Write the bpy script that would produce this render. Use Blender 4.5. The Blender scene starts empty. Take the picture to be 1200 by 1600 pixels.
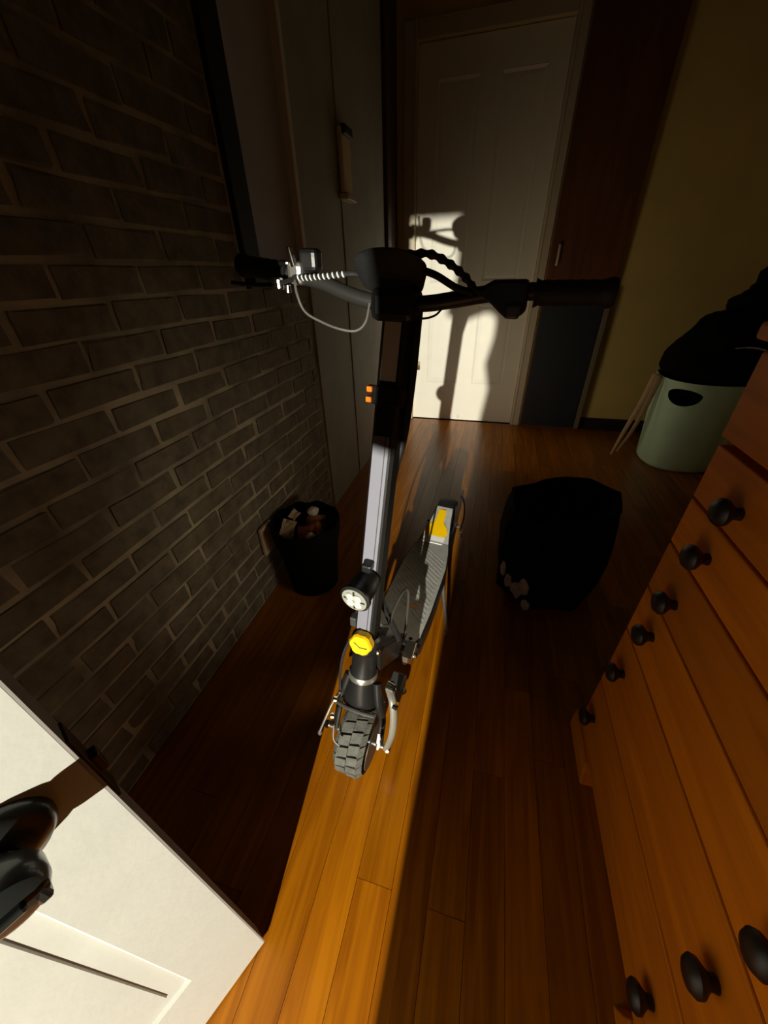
import bpy, bmesh, math, random
from mathutils import Matrix, Vector, noise
random.seed(7)
PI = math.pi
S = bpy.context.scene
COL = S.collection

# ------------------------------------------------------------------ camera
cam_d = bpy.data.cameras.new('camera')
cam_d.sensor_fit = 'HORIZONTAL'; cam_d.sensor_width = 36.0
cam_d.lens = 572.0 / 1200.0 * 36.0
cam_d.clip_start = 0.02
cam = bpy.data.objects.new('camera', cam_d); COL.objects.link(cam)
_n = Vector((27, 880, 572)).normalized()           # straight down, camera space (x right, y down, z forward)
_d = Vector((185, -379, 572)); _d = (_d - _n * _d.dot(_n)).normalized()   # along the hall
_u = -_n
_r = _d.cross(_u)
Mc = Matrix((( _r.x, -_r.y, -_r.z, 0.0),
             ( _d.x, -_d.y, -_d.z, 0.0),
             ( _u.x, -_u.y, -_u.z, 1.17),
             (0, 0, 0, 1)))
cam.matrix_world = Mc
S.camera = cam

# ------------------------------------------------------------------ world, lights, exposure
W = bpy.data.worlds.new('night'); S.world = W; W.use_nodes = True
W.node_tree.nodes['Background'].inputs[0].default_value = (0.22, 0.24, 0.42, 1)
W.node_tree.nodes['Background'].inputs[1].default_value = 0.012
S.view_settings.view_transform = 'Standard'
S.view_settings.look = 'None'
S.view_settings.gamma = 1.0
S.view_settings.use_curve_mapping = False
S.view_settings.exposure = 0.0

LAMP = Vector((-0.07, -1.95, 0.92))                 # small bright lamp outside the entry door
ld = bpy.data.lights.new('entry_lamp_light', 'POINT')
ld.energy = 200.0; ld.color = (1.0, 0.95, 0.80); ld.shadow_soft_size = 0.011
lo = bpy.data.objects.new('entry_lamp_light', ld); lo.location = LAMP; COL.objects.link(lo)

# linear falloff, unphysical, set so the beam stays near even along the hall
ld.use_nodes = True
_lt = ld.node_tree; _em = next(n for n in _lt.nodes if n.type == 'EMISSION')
_fo = _lt.nodes.new('ShaderNodeLightFalloff'); _fo.inputs['Strength'].default_value = 1.0; _fo.inputs['Smooth'].default_value = 0.0
_lt.links.new(_fo.outputs['Linear'], _em.inputs['Strength'])

def soft_spot(name, loc, aim, e, col, r, deg):        # added soft fills for bounced light; the hall has no such lamps
    d = bpy.data.lights.new(name, 'SPOT'); d.energy = e; d.color = col; d.shadow_soft_size = r
    d.spot_size = math.radians(deg); d.spot_blend = 1.0
    o = bpy.data.objects.new(name, d); o.location = loc; COL.objects.link(o)
    o.rotation_euler = (Vector(aim) - Vector(loc)).to_track_quat('-Z', 'Y').to_euler()
soft_spot('hall_fill_light', (-0.28, 2.25, 0.42), (0.75, 3.40, 0.70), 7.5, (1.0, 0.84, 0.58), 0.20, 130)
soft_spot('low_fill_light', (0.28, 0.72, 0.50), (-0.80, 0.78, 0.38), 5.0, (1.0, 0.86, 0.62), 0.15, 95)

# ------------------------------------------------------------------ materials
def nodes(name):
    m = bpy.data.materials.new(name); m.use_nodes = True
    return m, m.node_tree, m.node_tree.nodes['Principled BSDF']

def mat(name, col, rough=0.5, metal=0.0, vary=0.0, scale=8.0, bump=0.0, bscale=60.0, coat=0.0, spec=0.5):
    m, t, b = nodes(name)
    b.inputs['Base Color'].default_value = (*col, 1)
    b.inputs['Roughness'].default_value = rough
    b.inputs['Metallic'].default_value = metal
    b.inputs['Coat Weight'].default_value = coat
    b.inputs['Specular IOR Level'].default_value = spec
    tc = t.nodes.new('ShaderNodeNewGeometry')
    if vary:
        n = t.nodes.new('ShaderNodeTexNoise'); n.inputs['Scale'].default_value = scale; n.inputs['Detail'].default_value = 5
        t.links.new(tc.outputs['Position'], n.inputs['Vector'])
        r = t.nodes.new('ShaderNodeValToRGB')
        r.color_ramp.elements[0].position = 0.3; r.color_ramp.elements[1].position = 0.7
        r.color_ramp.elements[0].color = (*[c * (1 - vary) for c in col], 1)
        r.color_ramp.elements[1].color = (*[min(1, c * (1 + vary)) for c in col], 1)
        t.links.new(n.outputs['Fac'], r.inputs['Fac']); t.links.new(r.outputs['Color'], b.inputs['Base Color'])
    if bump:
        n2 = t.nodes.new('ShaderNodeTexNoise'); n2.inputs['Scale'].default_value = bscale; n2.inputs['Detail'].default_value = 4
        t.links.new(tc.outputs['Position'], n2.inputs['Vector'])
        bp = t.nodes.new('ShaderNodeBump'); bp.inputs['Strength'].default_value = bump; bp.inputs['Distance'].default_value = 0.004
        t.links.new(n2.outputs['Fac'], bp.inputs['Height']); t.links.new(bp.outputs['Normal'], b.inputs['Normal'])
    return m

def wood(name, dark, light, stretch, rough=0.35, coat=0.0, rand=True, scale=1.0, spec=0.5):
    """streaky wood grain; stretch = scale per axis (small along the grain)"""
    m, t, b = nodes(name)
    g = t.nodes.new('ShaderNodeNewGeometry'); oi = t.nodes.new('ShaderNodeObjectInfo')
    add = t.nodes.new('ShaderNodeVectorMath'); add.operation = 'ADD'
    sc = t.nodes.new('ShaderNodeVectorMath'); sc.operation = 'SCALE'; sc.inputs['Scale'].default_value = 17.0
    cmb = t.nodes.new('ShaderNodeCombineXYZ')
    for i in range(3): t.links.new(oi.outputs['Random'], cmb.inputs[i])
    t.links.new(cmb.outputs[0], sc.inputs[0])
    t.links.new(g.outputs['Position'], add.inputs[0])
    if rand: t.links.new(sc.outputs[0], add.inputs[1])
    mp = t.nodes.new('ShaderNodeMapping'); mp.inputs['Scale'].default_value = [s * scale for s in stretch]
    t.links.new(add.outputs[0], mp.inputs['Vector'])
    n = t.nodes.new('ShaderNodeTexNoise'); n.inputs['Scale'].default_value = 1.0; n.inputs['Detail'].default_value = 6; n.inputs['Distortion'].default_value = 1.2
    t.links.new(mp.outputs[0], n.inputs['Vector'])
    r = t.nodes.new('ShaderNodeValToRGB')
    r.color_ramp.elements[0].position = 0.32; r.color_ramp.elements[1].position = 0.68
    r.color_ramp.elements[0].color = (*dark, 1); r.color_ramp.elements[1].color = (*light, 1)
    t.links.new(n.outputs['Fac'], r.inputs['Fac'])
    hs = t.nodes.new('ShaderNodeHueSaturation')
    mr = t.nodes.new('ShaderNodeMapRange'); mr.inputs['To Min'].default_value = 0.78 if rand else 1.0; mr.inputs['To Max'].default_value = 1.15 if rand else 1.0
    t.links.new(oi.outputs['Random'], mr.inputs['Value']); t.links.new(mr.outputs[0], hs.inputs['Value'])
    t.links.new(r.outputs['Color'], hs.inputs['Color']); t.links.new(hs.outputs['Color'], b.inputs['Base Color'])
    b.inputs['Roughness'].default_value = rough; b.inputs['Coat Weight'].default_value = coat; b.inputs['Coat Roughness'].default_value = 0.3
    b.inputs['Specular IOR Level'].default_value = spec
    bp = t.nodes.new('ShaderNodeBump'); bp.inputs['Strength'].default_value = 0.12; bp.inputs['Distance'].default_value = 0.002
    t.links.new(n.outputs['Fac'], bp.inputs['Height']); t.links.new(bp.outputs['Normal'], b.inputs['Normal'])
    return m

M = {}
M['floor'] = wood('oak_floor', (0.25, 0.070, 0.0008), (0.43, 0.145, 0.0022), (34, 2.2, 10), rough=0.33, spec=0.34)
M['subfloor'] = mat('subfloor', (0.03, 0.012, 0.004), 0.9)
M['chest'] = wood('pine_chest', (0.57, 0.150, 0.001), (0.75, 0.212, 0.002), (6, 2.0, 26), rough=0.55, spec=0.25)
M['white_door'] = mat('cream_door_paint', (0.60, 0.60, 0.545), 0.5, vary=0.03, scale=14, bump=0.08, bscale=90, spec=0.35)
M['far_door'] = mat('white_door_paint', (0.84, 0.81, 0.70), 0.5, vary=0.02, scale=9, bump=0.05, bscale=60, spec=0.35)
M['casing'] = mat('casing_paint', (0.62, 0.54, 0.40), 0.5, vary=0.03)
M['door_edge'] = mat('door_edge_grey', (0.30, 0.27, 0.25), 0.6, vary=0.08, scale=30)  # edge cover, darker and greyer than the door face
M['brick'] = mat('painted_brick', (0.19, 0.16, 0.11), 0.7, vary=0.3, scale=24, bump=0.7, bscale=55, spec=0.3)
M['mortar'] = mat('mortar', (0.40, 0.345, 0.245), 0.85, vary=0.55, scale=6, bump=0.8, bscale=45)
M['plaster'] = mat('grey_plaster', (0.40, 0.395, 0.34), 0.7, vary=0.10, scale=6, bump=0.25, bscale=20)
M['beige'] = mat('beige_wall', (0.68, 0.52, 0.18), 0.75, vary=0.06, scale=4, bump=0.1)
M['ceiling'] = mat('ceiling_paint', (0.30, 0.26, 0.22), 0.9)
M['dark_wall'] = mat('dark_wall', (0.12, 0.09, 0.07), 0.9)
M['dark_trim'] = mat('dark_brown_trim', (0.07, 0.035, 0.022), 0.5, vary=0.1)
M['baseboard'] = mat('dark_baseboard', (0.02, 0.012, 0.008), 0.5)
M['black_metal'] = mat('black_powder_coat', (0.012, 0.012, 0.011), 0.38, vary=0.1, bump=0.05, bscale=300)
M['grey_metal'] = mat('dark_grey_metal', (0.075, 0.075, 0.068), 0.42, metal=0.3, vary=0.08)
M['bar_metal'] = mat('black_bar', (0.035, 0.034, 0.031), 0.38, metal=0.3)
M['dim_strip'] = mat('dim_tan_strip', (0.20, 0.155, 0.11), 0.6)
M['silver'] = mat('silver_lilac_strip', (0.21, 0.21, 0.26), 0.5, vary=0.03, scale=20)
M['pale_strip'] = mat('pale_grey_strip', (0.75, 0.75, 0.70), 0.5)  # same silver strip, painted paler up here to lift it out of the shade
M['alu'] = mat('bare_aluminium', (0.55, 0.53, 0.48), 0.30, metal=0.85, vary=0.05)
M['arm'] = mat('dull_cast_arm', (0.26, 0.25, 0.21), 0.45, metal=0.3, vary=0.1)
M['chrome'] = mat('chrome', (0.85, 0.83, 0.78), 0.15, metal=1.0)
M['rubber'] = mat('black_rubber', (0.010, 0.010, 0.010), 0.6, bump=0.2, bscale=200)
M['tyre'] = mat('dusty_tyre_rubber', (0.11, 0.11, 0.093), 0.75, vary=0.25, scale=60, bump=0.4, bscale=220, spec=0.3)
M['tyre_base'] = mat('tyre_carcass', (0.032, 0.032, 0.028), 0.8, bump=0.3, bscale=200, spec=0.3)
M['grip_tape'] = mat('grip_tape', (0.40, 0.40, 0.37), 0.8, vary=0.12, scale=30, bump=0.3, bscale=320, spec=0.3)
M['yellow'] = mat('yellow_plastic', (0.90, 0.55, 0.0), 0.45, vary=0.05)
M['white_plate'] = mat('white_plastic', (0.72, 0.72, 0.70), 0.5)
M['orange'] = mat('orange_paint', (0.75, 0.26, 0.02), 0.5)
M['orange_reflector'] = mat('orange_reflector', (0.85, 0.20, 0.01), 0.3)
M['lens'] = mat('headlight_lens', (0.34, 0.35, 0.30), 0.25, vary=0.05, coat=0.3)
M['led'] = mat('headlight_led', (0.62, 0.63, 0.56), 0.3)
M['lamp_gap'] = mat('headlight_reflector', (0.05, 0.055, 0.045), 0.3, metal=0.5)
M['screen'] = mat('black_glass_screen', (0.006, 0.006, 0.007), 0.12)
M['knob'] = mat('dark_knob', (0.018, 0.008, 0.005), 0.45)
M['lock_black'] = mat('black_lock_paint', (0.020, 0.022, 0.020), 0.28, vary=0.1, coat=0.3)
M['latch'] = mat('dull_brass_latch', (0.10, 0.065, 0.03), 0.4, metal=0.8)
M['mint'] = mat('mint_plastic', (0.62, 0.82, 0.60), 0.5, vary=0.03, scale=10, spec=0.3)
M['black_cloth'] = mat('black_cloth', (0.006, 0.006, 0.006), 0.95, bump=0.3, bscale=90, spec=0.1)
M['grey_hem'] = mat('pale_hem', (0.42, 0.42, 0.40), 0.8)
M['tan_strap'] = mat('tan_strap', (0.58, 0.40, 0.22), 0.7, vary=0.1, scale=30)
M['bag_mesh'] = mat('black_mesh_panel', (0.020, 0.018, 0.020), 0.9, vary=0.5, scale=160, spec=0.1)
M['pale_cloth'] = mat('pale_laundry', (0.45, 0.40, 0.34), 0.8, vary=0.3, scale=25)
M['bin'] = mat('black_bin_plastic', (0.004, 0.004, 0.0045), 0.8, spec=0.1)
M['paper_tan'] = mat('tan_paper', (0.85, 0.66, 0.42), 0.8, vary=0.15, scale=40)
M['paper_brown'] = mat('brown_paper', (0.55, 0.24, 0.10), 0.8, vary=0.2, scale=30)
M['paper_red'] = mat('rust_red_card', (0.50, 0.12, 0.03), 0.7, vary=0.2, scale=40)
M['paper_white'] = mat('pale_tissue', (0.90, 0.80, 0.68), 0.9, vary=0.1, scale=40)
M['paper_orange'] = mat('orange_card', (0.80, 0.34, 0.06), 0.7, vary=0.1)
M['plate_tan'] = mat('outlet_plastic', (0.80, 0.62, 0.40), 0.5, vary=0.05)
M['cab_brown'] = wood('cabinet_brown', (0.10, 0.032, 0.010), (0.17, 0.060, 0.018), (12, 3, 1.5), rough=0.5, rand=False)
M['cab_navy'] = mat('navy_panel', (0.018, 0.021, 0.030), 0.6, vary=0.1)
M['handle_pale'] = mat('pale_handle', (0.60, 0.50, 0.36), 0.4)
M['coat'] = mat('beam_sheet_dark', (0.02, 0.02, 0.025), 0.95, bump=0.4, bscale=120)  # for the added sheet that cuts the beam
M['frame_dark'] = mat('dark_window_frame', (0.014, 0.012, 0.014), 0.6)
M['frame_pale'] = mat('pale_window_jamb', (0.78, 0.72, 0.60), 0.6)
gm, gt, gb = nodes('window_glass'); gb.inputs['Base Color'].default_value = (0.9, 0.92, 1, 1)
gb.inputs['Transmission Weight'].default_value = 1.0; gb.inputs['Roughness'].default_value = 0.06; gb.inputs['IOR'].default_value = 1.3
M['glass'] = gm
M['night_pane'] = mat('opaque_night_pane', (0.55, 0.55, 0.70), 0.45, vary=0.1, scale=5)  # opaque bluish surface in place of clear glass

# ------------------------------------------------------------------ mesh helpers
I4 = Matrix.Identity(4)
def xf(bm, verts, m):
    bmesh.ops.transform(bm, matrix=m, verts=verts)

def box(bm, c, s, bev=0.0, m=I4):
    r = bmesh.ops.create_cube(bm, size=1.0)
    vs = r['verts']
    bmesh.ops.scale(bm, vec=s, verts=vs); bmesh.ops.translate(bm, vec=c, verts=vs)
    if bev:
        es = list({e for v in vs for e in v.link_edges})
        rr = bmesh.ops.bevel(bm, geom=es, offset=bev, segments=2, affect='EDGES', profile=0.5)
        vs = list({v for f in rr['faces'] for v in f.verts} | {v for v in vs if v.is_valid})
    if m is not I4: xf(bm, vs, m)
    return vs

def frame_to(d):
    d = Vector(d).normalized()
    a = Vector((0, 0, 1)) if abs(d.z) < 0.95 else Vector((1, 0, 0))
    x = a.cross(d).normalized(); y = d.cross(x)
    return x, y, d

def rings(bm, loops, cap=True, closed=False):
    vs = [[bm.verts.new(p) for p in L] for L in loops]
    n = len(vs[0]); k = len(vs)
    for i in range(k if closed else k - 1):
        a, b = vs[i], vs[(i + 1) % k]
        for j in range(n):
            bm.faces.new((a[j], a[(j + 1) % n], b[(j + 1) % n], b[j]))
    if cap and not closed:
        bm.faces.new(list(reversed(vs[0]))); bm.faces.new(vs[-1])
    return [v for l in vs for v in l]

def tube(bm, pts, r, n=10, cap=True, flat=1.0, closed=False):
    pts = [Vector(p) for p in pts]; L = []
    k = len(pts); px = None
    for i, p in enumerate(pts):
        if closed: d = pts[(i + 1) % k] - pts[i - 1]
        else: d = pts[min(i + 1, k - 1)] - pts[max(i - 1, 0)]
        d.normalize()
        if px is None: x, y, _ = frame_to(d)
        else:
            x = (px - d * px.dot(d)).normalized(); y = d.cross(x)
        px = x
        rr = r[i] if isinstance(r, (list, tuple)) else r
        L.append([p + x * math.cos(2 * PI * j / n) * rr + y * math.sin(2 * PI * j / n) * rr * flat for j in range(n)])
    return rings(bm, L, cap, closed)

def spline(pts, per=6):
    pts = [Vector(p) for p in pts]; out = []
    P = [pts[0] * 2 - pts[1]] + pts + [pts[-1] * 2 - pts[-2]]
    for i in range(1, len(P) - 2):
        for k in range(per):
            t = k / per; a, b, c, d = P[i - 1], P[i], P[i + 1], P[i + 2]
            out.append(0.5 * ((2 * b) + (c - a) * t + (2 * a - 5 * b + 4 * c - d) * t * t + (3 * b - a - 3 * c + d) * t ** 3))
    out.append(pts[-1]); return out

def cyl(bm, a, b, r0, r1=None, n=20):
    r1 = r0 if r1 is None else r1
    return tube(bm, [a, b], [r0, r1], n)

def lathe(bm, prof, c, axis=(0, 0, 1), n=24, cap=True):
    x, y, z = frame_to(axis); c = Vector(c)
    L = [[c + z * h + x * math.cos(2 * PI * j / n) * r + y * math.sin(2 * PI * j / n) * r for j in range(n)] for r, h in prof]
    return rings(bm, L, cap)

def prism(bm, outline, x, y, d, c=(0, 0, 0)):
    """outline (a,b) in plane axes x,y, thickness vector d"""
    x, y, d, c = Vector(x), Vector(y), Vector(d), Vector(c)
    L0 = [c + x * a + y * b for a, b in outline]
    return rings(bm, [L0, [p + d for p in L0]])

def obj(name, bm, m, parent=None, smooth=False, bev=0.0, sharp=40):
    bmesh.ops.recalc_face_normals(bm, faces=bm.faces[:])
    me = bpy.data.meshes.new(name); bm.to_mesh(me); bm.free()
    ms = m if isinstance(m, (list, tuple)) else [m]
    for q in ms: me.materials.append(M[q] if isinstance(q, str) else q)
    o = bpy.data.objects.new(name, me); COL.objects.link(o)
    if parent: o.parent = parent
    if smooth:
        me.polygons.foreach_set('use_smooth', [True] * len(me.polygons))
        me.set_sharp_from_angle(angle=math.radians(sharp))
    if bev:
        b = o.modifiers.new('bevel', 'BEVEL'); b.width = bev; b.segments = 2; b.limit_method = 'ANGLE'; b.angle_limit = math.radians(35)
    return o

def B(): return bmesh.new()
def thing(name, label, cat, loc=(0, 0, 0), rz=0.0, group=None, matrix=None):
    o = bpy.data.objects.new(name, None); COL.objects.link(o); o.empty_display_size = 0.05
    if matrix is not None: o.matrix_world = matrix
    else: o.location = loc; o.rotation_euler = (0, 0, rz)
    return tag(o, label, cat, group)
def tag(o, label, cat, group=None):
    o['label'] = label; o['category'] = cat
    if group: o['group'] = group
    return o
def struct(name, bm, m, label=None, parent=None, **k):
    o = obj(name, bm, m, parent, **k); o['kind'] = 'structure'
    if label: o['label'] = label
    if label: o['category'] = {'wall': 'wall', 'floo': 'floor', 'ceil': 'ceiling', 'door': 'door', 'wind': 'window', 'base': 'baseboard', 'trim': 'trim'}[name[:4]]
    return o
def pbox(name, c, s, m, parent, bev=0.0):
    b = B(); box(b, c, s, bev); return obj(name, b, m, parent)

# ------------------------------------------------------------------ the setting
XL, XR, YB, YF, ZC = -0.804, 1.75, -0.73, 3.40, 2.75
# floor: a dark sub-floor with oak strips laid along the hall
b = B(); box(b, ((XL + XR) / 2, (YB + YF) / 2 - 0.6, -0.045), (XR - XL + 0.3, YF - YB + 1.7, 0.05))
floor = struct('floor', b, 'subfloor', 'oak strip floor, golden where the beam falls and dark brown elsewhere')
bw = B(); box(bw, (0, 0, -0.5), (1, 1, 1))
plank_me = None
pw = 0.082
row = 0; x = XL - 0.006
while x < XR:
    y = YB - random.uniform(0.1, 0.9); 
    while y < YF:
        L = random.uniform(0.75, 1.45)
        y0, y1 = max(y, YB), min(y + L, YF - 0.002)
        if y1 - y0 > 0.05:
            if plank_me is None:
                o = obj('floor_plank', bw, 'floor', floor); plank_me = o.data
            else:
                o = bpy.data.objects.new('floor_plank', plank_me); COL.objects.link(o); o.parent = floor
            o.location = (x + pw / 2, (y0 + y1) / 2, random.uniform(-0.0005, 0.0))
            o.scale = (pw - 0.0010, y1 - y0 - 0.0010, 0.02)
        y += L
    x += pw; row += 1

# left wall : mortar backing with an opening for the dark window
WY0, WY1, WZ0, WZ1 = 1.27, 1.71, 1.17, 2.05
b = B()
def wl(y0, y1, z0, z1): box(b, (XL - 0.088, (y0 + y1) / 2, (z0 + z1) / 2), (0.16, y1 - y0, z1 - z0))
wl(YB - 0.2, WY0, 0, ZC); wl(WY0, WY1, 0, WZ0); wl(WY0, WY1, WZ1, ZC); wl(WY1, 1.73, 0, ZC)
wall_left = struct('wall_left', b, 'mortar', 'dark painted brick wall running along the left of the hall')
# bricks
bl, bh, jt = 0.196, 0.055, 0.012
vari = []
for k in range(7):
    b = B(); vs = box(b, (0.004, 0, 0), (0.016, bl, bh), 0.0)
    es = [e for e in b.edges if all(v.co.x > 0 for v in e.verts)]
    bmesh.ops.bevel(b, geom=es, offset=0.003, segments=1, affect='EDGES')
    for v in b.verts:
        v.co += Vector((random.uniform(-0.001, 0.001), random.uniform(-0.006, 0.006), random.uniform(-0.005, 0.005)))
    vari.append(b)
brick_me = []
rest = B(); nb = 0
cz = 0
z = 0.035
while z < ZC:
    y = YB - (0.1 if cz % 2 else 0.0)
    while y < 1.70:
        yc = y + bl / 2; ok = True; l = bl
        y0, y1 = max(y, YB), min(y + bl, 1.70)
        zin = z + bh / 2 > WZ0 and z - bh / 2 < WZ1
        if zin and y1 > WY0 - 0.03 and y0 < WY1 + 0.03:
            if y0 < WY0 - 0.06: y1 = WY0 - 0.03
            elif y1 > WY1 + 0.06: ok = False
            else: ok = False
        if ok and y1 - y0 > 0.03:
            pos = Vector((XL - 0.0170 + random.uniform(-0.0015, 0.0015), (y0 + y1) / 2, z + random.uniform(-0.002, 0.002)))
            sc = (y1 - y0) / bl
            k = random.randrange(7)
            if 0.02 < yc and z < 1.56 and nb < 290:
                if len(brick_me) <= k or brick_me[k] is None:
                    while len(brick_me) <= k: brick_me.append(None)
                    o = obj('brick', vari[k].copy(), 'brick', wall_left); brick_me[k] = o.data
                else:
                    o = bpy.data.objects.new('brick', brick_me[k]); COL.objects.link(o); o.parent = wall_left
                o.location = pos; o.scale = (1, sc, 1); o.rotation_euler = (random.uniform(-0.012, 0.012), 0, random.uniform(-0.01, 0.01))
                nb += 1
            else:
                box(rest, pos + Vector((0.004, 0, 0)), (0.016, (y1 - y0), bh))
        y += bl + jt
    z += bh + jt; cz += 1
o = obj('brick_courses', rest, 'brick', wall_left); o['kind'] = 'stuff'
# smooth plaster pier past the bricks, with one vertical seam
b = B(); box(b, (XL - 0.083, 1.967, ZC / 2), (0.166, 0.462, ZC)); box(b, (XL - 0.078, 2.60, ZC / 2), (0.166, 0.80, ZC), 0.003)
struct('wall_hall', b, 'plaster', 'smooth grey plastered pier between the brick and the far door')
b = B(); box(b, (XL - 0.06, 3.20, ZC / 2), (0.12, 0.40, ZC)); box(b, (XL + 0.012, 3.06, ZC / 2), (0.03, 0.09, ZC), 0.004)
struct('trim_1', b, 'dark_trim', 'dark brown corner trim left of the far white door')
# window
win = struct('window_1', B(), 'frame_dark', 'dark framed window high in the brick wall showing a bluish night pane')
def wb(name, c, s, m): return pbox(name, c, s, m, win, 0.003)
wb('window_frame', (XL - 0.02, WY0 + 0.03, (WZ0 + WZ1) / 2), (0.06, 0.09, WZ1 - WZ0 + 0.06), 'frame_dark')
wb('window_frame', (XL - 0.02, WY1 + 0.008, (WZ0 + WZ1) / 2), (0.05, 0.030, WZ1 - WZ0 - 0.02), 'frame_pale')
wb('window_frame', (XL - 0.04, (WY0 + WY1) / 2, WZ1 + 0.01), (0.09, WY1 - WY0, 0.05), 'frame_dark')
wb('window_sill', (XL - 0.04, (WY0 + WY1) / 2, WZ0 - 0.008), (0.12, WY1 - WY0, 0.035), 'frame_dark')
wb('pane', (XL - 0.030, (WY0 + WY1) / 2 + 0.035, (WZ0 + WZ1) / 2), (0.006, WY1 - WY0 - 0.06, WZ1 - WZ0), 'night_pane')

# far wall with the door opening
DX0, DX1, DZ = -0.665, 0.235, 2.36
b = B()
def wf(x0, x1, z0, z1, y=YF): box(b, ((x0 + x1) / 2, y + 0.06, (z0 + z1) / 2), (x1 - x0, 0.12, z1 - z0))
wf(XL - 0.1, DX0, 0, ZC); wf(DX0, DX1, DZ, ZC); wf(DX1, XR + 0.1, 0, ZC)
struct('wall_far', b, 'beige', 'beige end wall of the hall, right of the brown cabinet')
b = B(); box(b, (XR + 0.06, (YB + YF) / 2, ZC / 2), (0.12, YF - YB + 0.3, ZC)); struct('wall_right', b, 'beige', 'beige wall far right behind the hamper')
b = B(); box(b, ((XL + XR) / 2, (YB + YF) / 2, ZC + 0.05), (XR - XL + 0.4, YF - YB + 0.4, 0.1)); struct('ceiling', b, 'ceiling', 'unlit plain ceiling above the hall')
# entry wall behind the camera with the doorway the light comes through
b = B()
def wk(x0, x1, z0, z1): box(b, ((x0 + x1) / 2, YB - 0.05, (z0 + z1) / 2), (x1 - x0, 0.10, z1 - z0))
wk(XL - 0.1, -0.70, 0, ZC); wk(-0.70, 0.26, 2.06, ZC); wk(0.26, XR + 0.1, 0, ZC)
struct('wall_back', b, 'dark_wall', 'dark entry wall around the doorway at the near end')
b = B(); box(b, (1.26, YF - 0.008, 0.05), (0.94, 0.016, 0.10), 0.003)
struct('baseboard_far', b, 'baseboard', 'black baseboard under the beige end wall')

# added unseen panel in the entry doorway, its opening shaped to cut the beam
b = B(); y = YB - 0.03
def sd(x0, x1, z0, z1): box(b, ((x0 + x1) / 2, y, (z0 + z1) / 2), (x1 - x0, 0.03, z1 - z0))
sd(-0.70, -0.66, 0, 2.06); sd(-0.66, 0.26, 1.051, 2.06); sd(0.0, 0.26, 0.0, 1.051); sd(-0.66, 0.0, 0.0, 0.03)
struct('door_3', b, 'dark_wall', 'unseen dark panel added in the entry doorway, its opening shaped to cut the beam')
# added unseen sheet behind the camera, its outline shapes the beam edges
t = thing('beam_sheet', 'unseen dark sheet added behind the camera, outlined to shape the beam', 'coat', (0.0, YB - 0.0, 1.5))
out = [(-0.130, 1.07), (-0.130, .97), (-0.132, .945), (-0.138, .928), (-0.144, .920), (-0.143, .908), (-0.132, .905), (-0.118, .902), (-0.104, .901), (-0.086, .908), (-0.071, .913), (-0.059, .908), (-0.054, .900), (-0.055, .870), (-0.065, .824), (-0.054, .776), (-0.062, .713), (-0.064, 0.5), (-0.064, 0.16), (0.16, 0.15), (0.17, 0.9), (0.16, 1.25), (0.06, 1.46), (-0.02, 1.46), (-0.10, 1.28)]
b = B(); prism(b, out, (1, 0, 0), (0, 0, 1), (0, 0.04, 0), (0, -0.012, -1.5)); obj('beam_sheet_body', b, 'coat', t)
b = B(); tube(b, spline([(0.02, 0.01, -0.05), (0.02, 0.03, 0.0), (0.02, 0.0, 0.03)]), 0.006, 8); obj('beam_sheet_loop', b, 'coat', t)

# far door (door_1)
d1 = struct('door_1', B(), 'far_door', 'tall white panelled door at the end of the hall, partly in the beam')
yd = YF + 0.018
def panel(name, x0, x1, z0, z1, y, m, parent, ax=lambda x, y, z: (x, y, z), sgn=-1, prof=((0, 0), (0.006, 0.004), (0.024, -0.009), (0.028, -0.009), (0.054, -0.003))):
    """recessed raised panel: sloped moulding, flat field with bevelled shoulder"""
    bm = B(); L = []
    for ins, off in prof:
        L.append([ax(px, y + sgn * off, pz) for px, pz in ((x0 + ins, z0 + ins), (x1 - ins, z0 + ins), (x1 - ins, z1 - ins), (x0 + ins, z1 - ins))])
    vs = [[bm.verts.new(p) for p in l] for l in L]
    for i in range(len(vs) - 1):
        for j in range(4): bm.faces.new((vs[i][j], vs[i][(j + 1) % 4], vs[i + 1][(j + 1) % 4], vs[i + 1][j]))
    bm.faces.new(vs[-1])
    return obj(name, bm, m, parent)
# leaf rails and stiles
stx = [DX0 + 0.002, -0.545, -0.270, -0.150, 0.125, DX1 - 0.002]
rz = [0.006, 0.335, 0.95, 1.10, 2.20, DZ - 0.004]
b = B()
def rail(x0, x1, z0, z1): box(b, ((x0 + x1) / 2, yd + 0.02, (z0 + z1) / 2), (x1 - x0, 0.04, z1 - z0))
rail(stx[0], stx[1], rz[0], rz[5]); rail(stx[2], stx[3], rz[0], rz[5]); rail(stx[4], stx[5], rz[0], rz[5])
for a, c in ((1, 2), (3, 4)):
    for k in (0, 2, 4): rail(stx[a], stx[c], rz[k], rz[k + 1])
for a, c in ((1, 2), (3, 4)):
    for k in (1, 3): box(b, ((stx[a] + stx[c]) / 2, yd + 0.03, (rz[k] + rz[k + 1]) / 2), (stx[c] - stx[a], 0.016, rz[k + 1] - rz[k]))
obj('door_leaf', b, 'far_door', d1)
for a, c in ((1, 2), (3, 4)):
    for k in (1, 3): panel('door_panel', stx[a], stx[c], rz[k], rz[k + 1], yd, 'far_door', d1, prof=((0, 0), (0.004, 0.002), (0.020, -0.006), (0.023, -0.006), (0.040, -0.003)))
b = B()
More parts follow.
